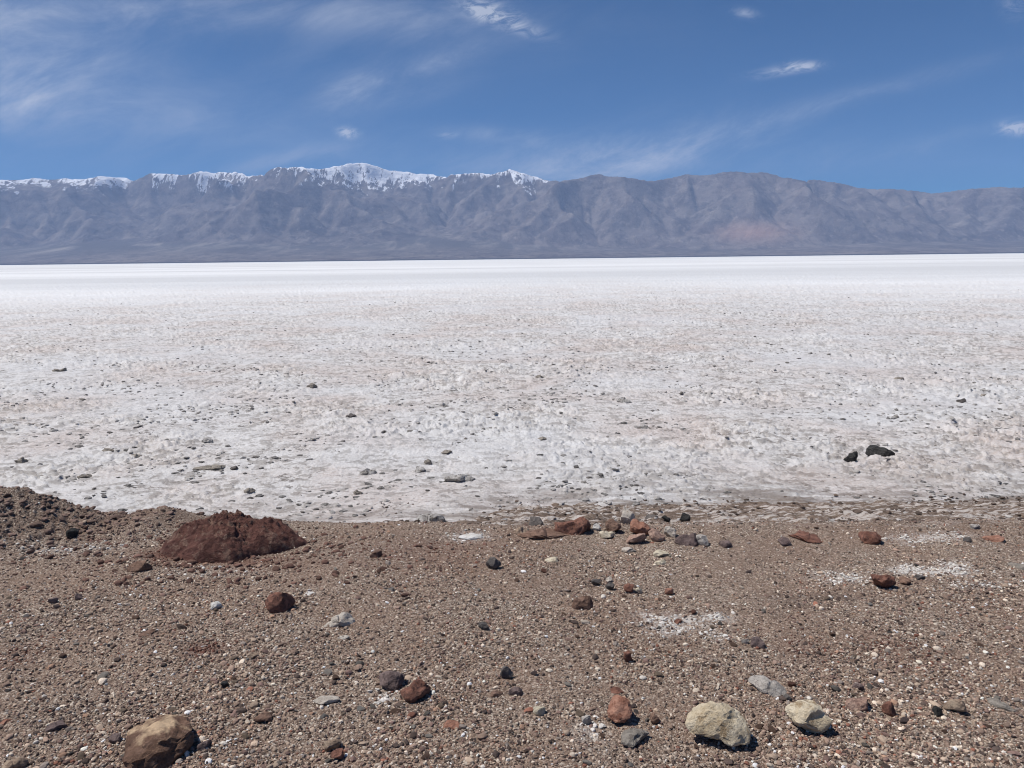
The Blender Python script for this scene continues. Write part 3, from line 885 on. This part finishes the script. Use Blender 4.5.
# crusted lump and white slab at the foot of the salt, left of centre
make_rock('salt_lump', 430, 520, 40, 17, 'crust', 'whitish grey salt crusted lump at the edge of the brown gravel', 'salt lump', sit=.2, rough=1.6,
          outline=[(-20, 6), (-14, -1), (-5, -7), (4, -6), (14, -3), (20, 5), (10, 8), (-8, 8)])
make_rock('salt_slab', 472, 537, 26, 6, 'white', 'bright white flat salt slab on the brown edge left of the pile', 'salt slab', sit=.05)

# ------------------------------------------------------------------ small loose stones, individually
protos = {}
PM = ['purple', 'brown', 'grey', 'pale', 'rust', 'tan', 'slate', 'lightgrey']
pw = np.array([.16, .20, .16, .13, .07, .14, .04, .10]); pw /= pw.sum()
for mt in PM:
    for k in range(2):
        lr = np.random.default_rng(PM.index(mt) * 10 + k)
        v, f = ICO[2]; p = v.copy()
        for _ in range(9):
            nrm = lr.normal(size=3); nrm /= np.linalg.norm(nrm); dd = lr.uniform(0.45, 0.8)
            ex = np.maximum(p @ nrm - dd, 0); p = p - (ex * .95)[:, None] * nrm
        p *= 1 + lr.uniform(-.05, .05, (len(p), 1)); p *= np.array([1.1, .85, .55])
        protos[(mt, k)] = mesh_np('loose_stone', p, tris=f, mat=M[mt])
N = 190
xs_, ys_ = in_view_points(N, 2.1, 4.6, 0.05)
for i in range(N):
    mt = PM[rng.choice(len(PM), p=pw)]
    s = 0.010 + 0.012 * rng.random() ** 2.0
    o = link('loose_stone', protos[(mt, int(rng.integers(2)))], 'small angular stone lying loose among the gravel of the shoulder', 'stone', 'small loose stones on the gravel')
    zz = float(bank_z(np.array([xs_[i]]), np.array([ys_[i]]))[0])
    o.location = (xs_[i], ys_[i], zz + s * 0.25); o.scale = (s, s, s)
    o.rotation_euler = (rng.uniform(-.4, .4), rng.uniform(-.4, .4), rng.uniform(0, 6.28))

# ------------------------------------------------------------------ mountains
def erode(h, U_, dx, iters, dt, K, base):
    ny, nx = h.shape; n = ny * nx
    idx = np.arange(n).reshape(ny, nx)
    offs = [(-1, -1), (-1, 0), (-1, 1), (0, -1), (0, 1), (1, -1), (1, 0), (1, 1)]
    kv = np.exp(1.1 * KV(dx)).ravel()
    for it in range(iters):
        h = h + U_ * dt
        h[base] = 0
        best = np.zeros_like(h); rec = idx.copy(); dist = np.ones_like(h)
        for dyy, dxx in offs:
            L = dx * math.hypot(dyy, dxx)
            sh = np.full_like(h, 1e9)
            ys0, ys1 = max(0, dyy), ny + min(0, dyy); xs0, xs1 = max(0, dxx), nx + min(0, dxx)
            sh[ys0 - dyy:ys1 - dyy, xs0 - dxx:xs1 - dxx] = h[ys0:ys1, xs0:xs1]
            ri = np.zeros_like(idx); ri[ys0 - dyy:ys1 - dyy, xs0 - dxx:xs1 - dxx] = idx[ys0:ys1, xs0:xs1]
            sl_ = (h - sh) / L
            m = sl_ > best
            best[m] = sl_[m]; rec[m] = ri[m]; dist[m] = L
        order = np.argsort(h, axis=None).tolist()
        rl = rec.ravel().tolist(); A = [1.0] * n
        for k in reversed(order):
            r0 = rl[k]
            if r0 != k: A[r0] += A[k]
        A = np.array(A) * dx * dx
        fac = (K * dt * np.sqrt(A + 230.0 ** 2) * kv / dist.ravel()).tolist()
        hl = h.ravel().tolist(); bl = base.ravel().tolist()
        for k in order:
            r0 = rl[k]
            if r0 != k and not bl[k]:
                hr = hl[r0]
                if hl[k] > hr:
                    hl[k] = (hl[k] + fac[k] * hr) / (1 + fac[k])
        h = np.array(hl).reshape(ny, nx)
        # hillslope creep
        hp = np.pad(h, 1, mode='edge')
        h = h + 0.06 * (hp[:-2, 1:-1] + hp[2:, 1:-1] + hp[1:-1, :-2] + hp[1:-1, 2:] - 4 * h)
    return h


X0, X1, Y0, Y1 = -27000.0, 25000.0, 13000.0, 31000.0


def mgrid(dx):
    xs = np.arange(X0, X1 + 1, dx); ys = np.arange(Y0, Y1 + 1, dx)
    return np.meshgrid(xs, ys)


def ridge_y(x):
    return np.interp(x, [-27000, -17000, -9000, -2000, 1500, 4500, 9000, 14000, 17000, 25000],
                     [27500, 26500, 25500, 25000, 23500, 21500, 20500, 21500, 23500, 25500])


def front_y(x):
    return 14600 + 500 * np.sin(x / 4300.0) + 250 * np.sin(x / 1700 + 1) - 900 * sstep(2000, 9000, x)


def KV(dx):
    gx, gy = mgrid(dx)
    return fbm(gx / 2600, gy / 2600, 4, 901, 0.6)


def uplift(x, y):
    ry = ridge_y(x) + 900 * pn(x / 5200, y * 0 + .5, 501); fy = front_y(x) + 3900
    t_ = np.clip((y - fy) / (ry - fy), 0, 1)
    back = np.exp(-np.maximum(y - ry, 0) / 5000)
    u = (0.25 + 0.75 * t_ ** 1.3) * sstep(0, 0.12, t_) * back
    # front hills
    u = u + 0.75 * np.exp(-((y - (fy + 1900 + 1700 * pn(x / 6000, y * 0, 511))) / 1200) ** 2) * np.clip(0.35 + 1.6 * pn(x / 4200 + 7, y / 4200, 515), 0, 1.2)
    u = u + 0.5 * np.exp(-((y - (fy + 4800 + 1500 * pn(x / 5000 + 4, y * 0, 512))) / 900) ** 2) * np.clip(0.2 + 1.6 * pn(x / 3600 + 2, y / 3600, 516), 0, 1.2)
    return np.clip(u * (1 + 0.95 * fbm(x / 4600, y / 4600, 4, 521, 0.6)), 0, None)


def upsample(h, shape):
    ny, nx = h.shape
    yi = np.linspace(0, ny - 1, shape[0]); xi = np.linspace(0, nx - 1, shape[1])
    y0 = np.minimum(yi.astype(int), ny - 2); x0 = np.minimum(xi.astype(int), nx - 2)
    fy = (yi - y0)[:, None]; fx = (xi - x0)[None]
    a = h[y0][:, x0]; b_ = h[y0][:, x0 + 1]; c = h[y0 + 1][:, x0]; d_ = h[y0 + 1][:, x0 + 1]
    return (a * (1 - fx) + b_ * fx) * (1 - fy) + (c * (1 - fx) + d_ * fx) * fy


hm = None
for dx, iters, dt in ((200.0, 90, 1.0), (100.0, 26, 1.0), (50.0, 7, 1.0)):
    gx, gy = mgrid(dx)
    Uf = uplift(gx, gy) * 46
    base = (gy < front_y(gx) + 3600)
    base[-1, :] = True
    if hm is None:
        hm = Uf * 3 + 20 * rng.random(gx.shape)
    else:
        hm = upsample(hm, gx.shape) + (rng.random(gx.shape) - 0.5) * dx * 0.10
    hm = erode(hm, Uf, dx, iters, dt, 0.095, base)
print('mountain raw max', hm.max())
DXM = 50.0
# alluvial apron in front of the range
ap_t = np.clip((gy - front_y(gx)) / 5200, 0, 1.6)
fan = 1 + 0.22 * np.cos(gx / 1500 + 2 * pn(gx / 4000, gy / 9000, 541)) * (1 - 0.4 * ap_t)
apron = 500 * ap_t ** 1.2 * fan + 3.5 * fbm(gx / 260, gy / 900, 3, 545) * np.clip(ap_t * 5, 0, 1)
k_ = 45.0
ramp_t = np.clip((gy - front_y(gx) - 3000) / (ridge_y(gx) - front_y(gx) - 3000), 0, 1)
env = np.interp(gx, np.arange(X0, X1 + 1, 1000.0), [np.sort(hm[:, np.abs(gx[0] - c_) < 900].max(axis=0))[-3:].mean() for c_ in np.arange(X0, X1 + 1, 1000.0)])
ramp = env * ramp_t ** 1.05 * np.exp(-np.maximum(gy - ridge_y(gx), 0) / 6000)
hm = 0.54 * hm + 0.46 * ramp
hmx = np.maximum(hm, apron) + k_ * np.exp(-np.abs(hm - apron) / k_) * 0.3 * np.clip(ap_t * 2, 0, 1)
rg = 1 - 2.4 * np.abs(fbm(gx / 780 + 0.9 * pn(gx / 1300, gy / 1300, 960), gy / 1000 + 0.9 * pn(gx / 1300, gy / 1300, 961), 4, 951, 0.6)); hmx = hmx + 50 * rg * sstep(250, 900, hm)
hmx = np.where(gy < front_y(gx), -3, hmx)
# match the skyline: scale by bearing
prof = [(0, 180), (20, 180), (35, 178), (50, 180), (65, 178), (80, 180), (100, 176), (120, 178), (137, 180), (150, 173), (165, 174), (180, 175), (200, 171), (215, 172),
        (235, 173), (250, 175), (260, 176), (272, 170), (285, 167), (300, 167), (320, 170), (335, 166), (350, 164), (365, 163), (372, 165), (390, 170), (410, 172),
        (430, 174), (445, 176), (460, 175), (475, 173), (490, 175), (500, 174), (512, 170), (520, 173), (532, 176), (542, 178), (562, 181), (577, 180), (592, 175),
        (600, 174), (612, 177), (632, 178), (652, 181), (667, 179), (687, 174), (702, 176), (712, 175), (727, 172), (747, 172), (767, 172), (782, 177), (802, 179),
        (822, 181), (842, 184), (862, 188), (877, 189), (892, 188), (912, 190), (935, 194), (962, 190), (982, 188), (1012, 187), (1024, 187)]
pu, pv = zip(*[uv_of(*p_) for p_ in prof])
uu = gx / gy; vv = hmx / gy
bins = np.linspace(-1.5, 1.4, 1450)
bi = np.clip(np.digitize(uu.ravel(), bins), 0, len(bins) - 1)
mx = np.zeros(len(bins)); np.maximum.at(mx, bi, vv.ravel()); mx = np.maximum(mx, 0.03)
tgt = np.interp(bins, pu, pv)
ratio = tgt / mx
ker = np.hanning(9); ker /= ker.sum()
rp = np.convolve(np.pad(ratio, 4, mode='edge'), ker, mode='valid')
wide = np.hanning(121); wide /= wide.sum()
rw = np.convolve(np.pad(ratio, 60, mode='edge'), wide, mode='valid')
rf = np.interp(uu, bins, rp); rwf = np.interp(uu, bins, rw)
wr = sstep(0.62, 0.92, vv / np.interp(uu, bins, mx))
raw = hmx.copy()
hmx = np.where(hmx > 0, hmx * (rwf * (1 - wr) + rf * wr), hmx)
hmx = np.where(raw > 0, hmx + 0, raw)
print('crest y', [(int(a), int(gy[:, k].mean() * 0 + gy[np.argmax(vv[:, k]), k]), int(hmx[np.argmax(vv[:, k]), k])) for k, a in enumerate(gx[0]) if k % 60 == 0])
print('ratio', ratio.min(), ratio.max(), 'max z', hmx.max())

gyy, gxx = np.gradient(hmx, DXM)
slope = np.hypot(gxx, gyy)
snowline = 2490 + 260 * fbm(gx / 2500, gy / 2500, 3, 601)
snow = sstep(-400, 480, hmx - snowline - 150 * np.clip(slope - 0.6, 0, 1) + 330 * fbm(gx / 420, gy / 420, 3, 611) + 420 * np.clip(-gxx, -0.6, 0.6))
snow *= (1 - sstep(1200, 2600, gx))
valley = sstep(0.0, 0.6, np.clip(1 - slope / 0.28, 0, 1)) * sstep(60, 400, hmx) * (1 - sstep(20, 200, hm - apron))
ny, nx = gx.shape
ii = np.arange(ny - 1)[:, None] * nx + np.arange(nx - 1)[None]
mq = np.stack([ii, ii + 1, ii + nx + 1, ii + nx], -1).reshape(-1, 4)
mm, t, b = material('mountain_rock', 0.95, 0.05)
P = t.obj()
n1_ = t.noise(t.scalev(P, (.00022, .00022, .0006)), 1.0, 7, 0.62, 0.6)
n2_ = t.noise(t.scalev(P, (.0011, .0011, .0022)), 1.0, 7, 0.66, 0.4)
rc = t.ramp(n1_, [(0.32, (.060, .050, .046)), (0.46, (.088, .076, .074)), (0.56, (.115, .097, .092)), (0.70, (.175, .148, .132))])
rc = t.mix(t.mapr(n2_, 0.42, 0.66, 0.0, 0.75), rc, (.22, .195, .175))
rc = t.mix(t.mapr(t.noise(t.scalev(P, (.0042, .0020, .004)), 1.0, 7, 0.75), 0.48, 0.62, 0.0, 0.75), rc, (.040, .034, .034))
rc = t.mix(t.mapr(t.noise(t.scalev(P, (.0060, .0022, .005)), 1.0, 7, 0.75), 0.55, 0.68, 0.0, 0.7), rc, (.25, .22, .20))
fanc = t.mix(t.mapr(t.noise(t.scalev(P, (.0012, .00028, .001)), 1.0, 6, 0.65, 0.8), 0.48, 0.66), (.072, .066, .062), (.27, .245, .22))
rc = t.mix(t.attr('fan'), rc, fanc)
rc = t.mix(t.attr('pinkhill'), rc, (.33, .21, .165))
rc = t.mix(t.attr('foot'), rc, (.045, .042, .036))
sn = t.mapr(t.math('ADD', t.attr('snow'), t.mapr(t.noise(t.scalev(P, (.0095, .0026, .003)), 1.0, 5, 0.75), 0.32, 0.68, -0.85, 0.85)), 0.38, 0.62)
sn = t.math('MULTIPLY', sn, t.mapr(t.attr('snow'), 0.03, 0.22))
rc = t.mix(sn, rc, (.84, .86, .90))
t.l.new(rc, b.inputs['Base Color'])
bump(t, b, t.noise(t.scalev(P, (.005, .005, .005)), 1.0, 6, 0.7), 1.0, 60)
foot = (1 - sstep(10, 32, hmx))
pinkhill = 0.7 * np.exp(-((gx / gy - uv_of(755, 225)[0]) / 0.045) ** 2 - ((hmx / gy - uv_of(755, 232)[1]) / 0.012) ** 2)
me = mesh_np('mountains', np.stack([gx.ravel(), gy.ravel(), hmx.ravel()], -1), quads=mq, mat=mm, smooth=True,
             attrs={'snow': snow.ravel(), 'fan': np.clip(valley, 0, 1).ravel() * 0.9, 'foot': foot.ravel(), 'pinkhill': pinkhill.ravel()})
link('mountains', me, 'hazy grey desert mountain range with snow along the left crest', 'mountains', kind='structure')

# ------------------------------------------------------------------ air
import bmesh
bm = bmesh.new(); bmesh.ops.create_cube(bm, size=1.0)
for v_ in bm.verts:
    v_.co = Vector((v_.co.x * 58000, -22000 if v_.co.y < 0 else 32500, -3.2 if v_.co.z < 0 else 3700))
hz = bpy.data.meshes.new('haze'); bm.to_mesh(hz); bm.free()
mh = bpy.data.materials.new('haze'); mh.use_nodes = True
nt = mh.node_tree; nt.nodes.clear()
pv_ = nt.nodes.new('ShaderNodeVolumePrincipled'); ou = nt.nodes.new('ShaderNodeOutputMaterial')
pv_.inputs['Density'].default_value = 2.0e-5
pv_.inputs['Color'].default_value = (.44, .62, 1.0, 1)
pv_.inputs['Anisotropy'].default_value = 0.0
nt.links.new(pv_.outputs[0], ou.inputs['Volume'])
hz.materials.append(mh)
link('haze', hz, 'thin blue haze in the air over the valley', 'haze', kind='stuff')

# ------------------------------------------------------------------ render settings
scene.render.engine = 'CYCLES'
cy = scene.cycles
cy.max_bounces = 5; cy.diffuse_bounces = 2; cy.glossy_bounces = 1; cy.volume_bounces = 1; cy.transmission_bounces = 1
cy.use_denoising = True
cy.filter_width = 1.0
try:
    cy.denoiser = 'OPENIMAGEDENOISE'
    cy.denoising_prefilter = 'ACCURATE'
except Exception:
    pass
cy.caustics_reflective = False; cy.caustics_refractive = False
cy.sample_clamp_indirect = 4
scene.view_settings.view_transform = 'Standard'; scene.view_settings.look = 'None'
scene.view_settings.exposure = 0.0; scene.view_settings.gamma = 1.0; scene.view_settings.use_curve_mapping = False
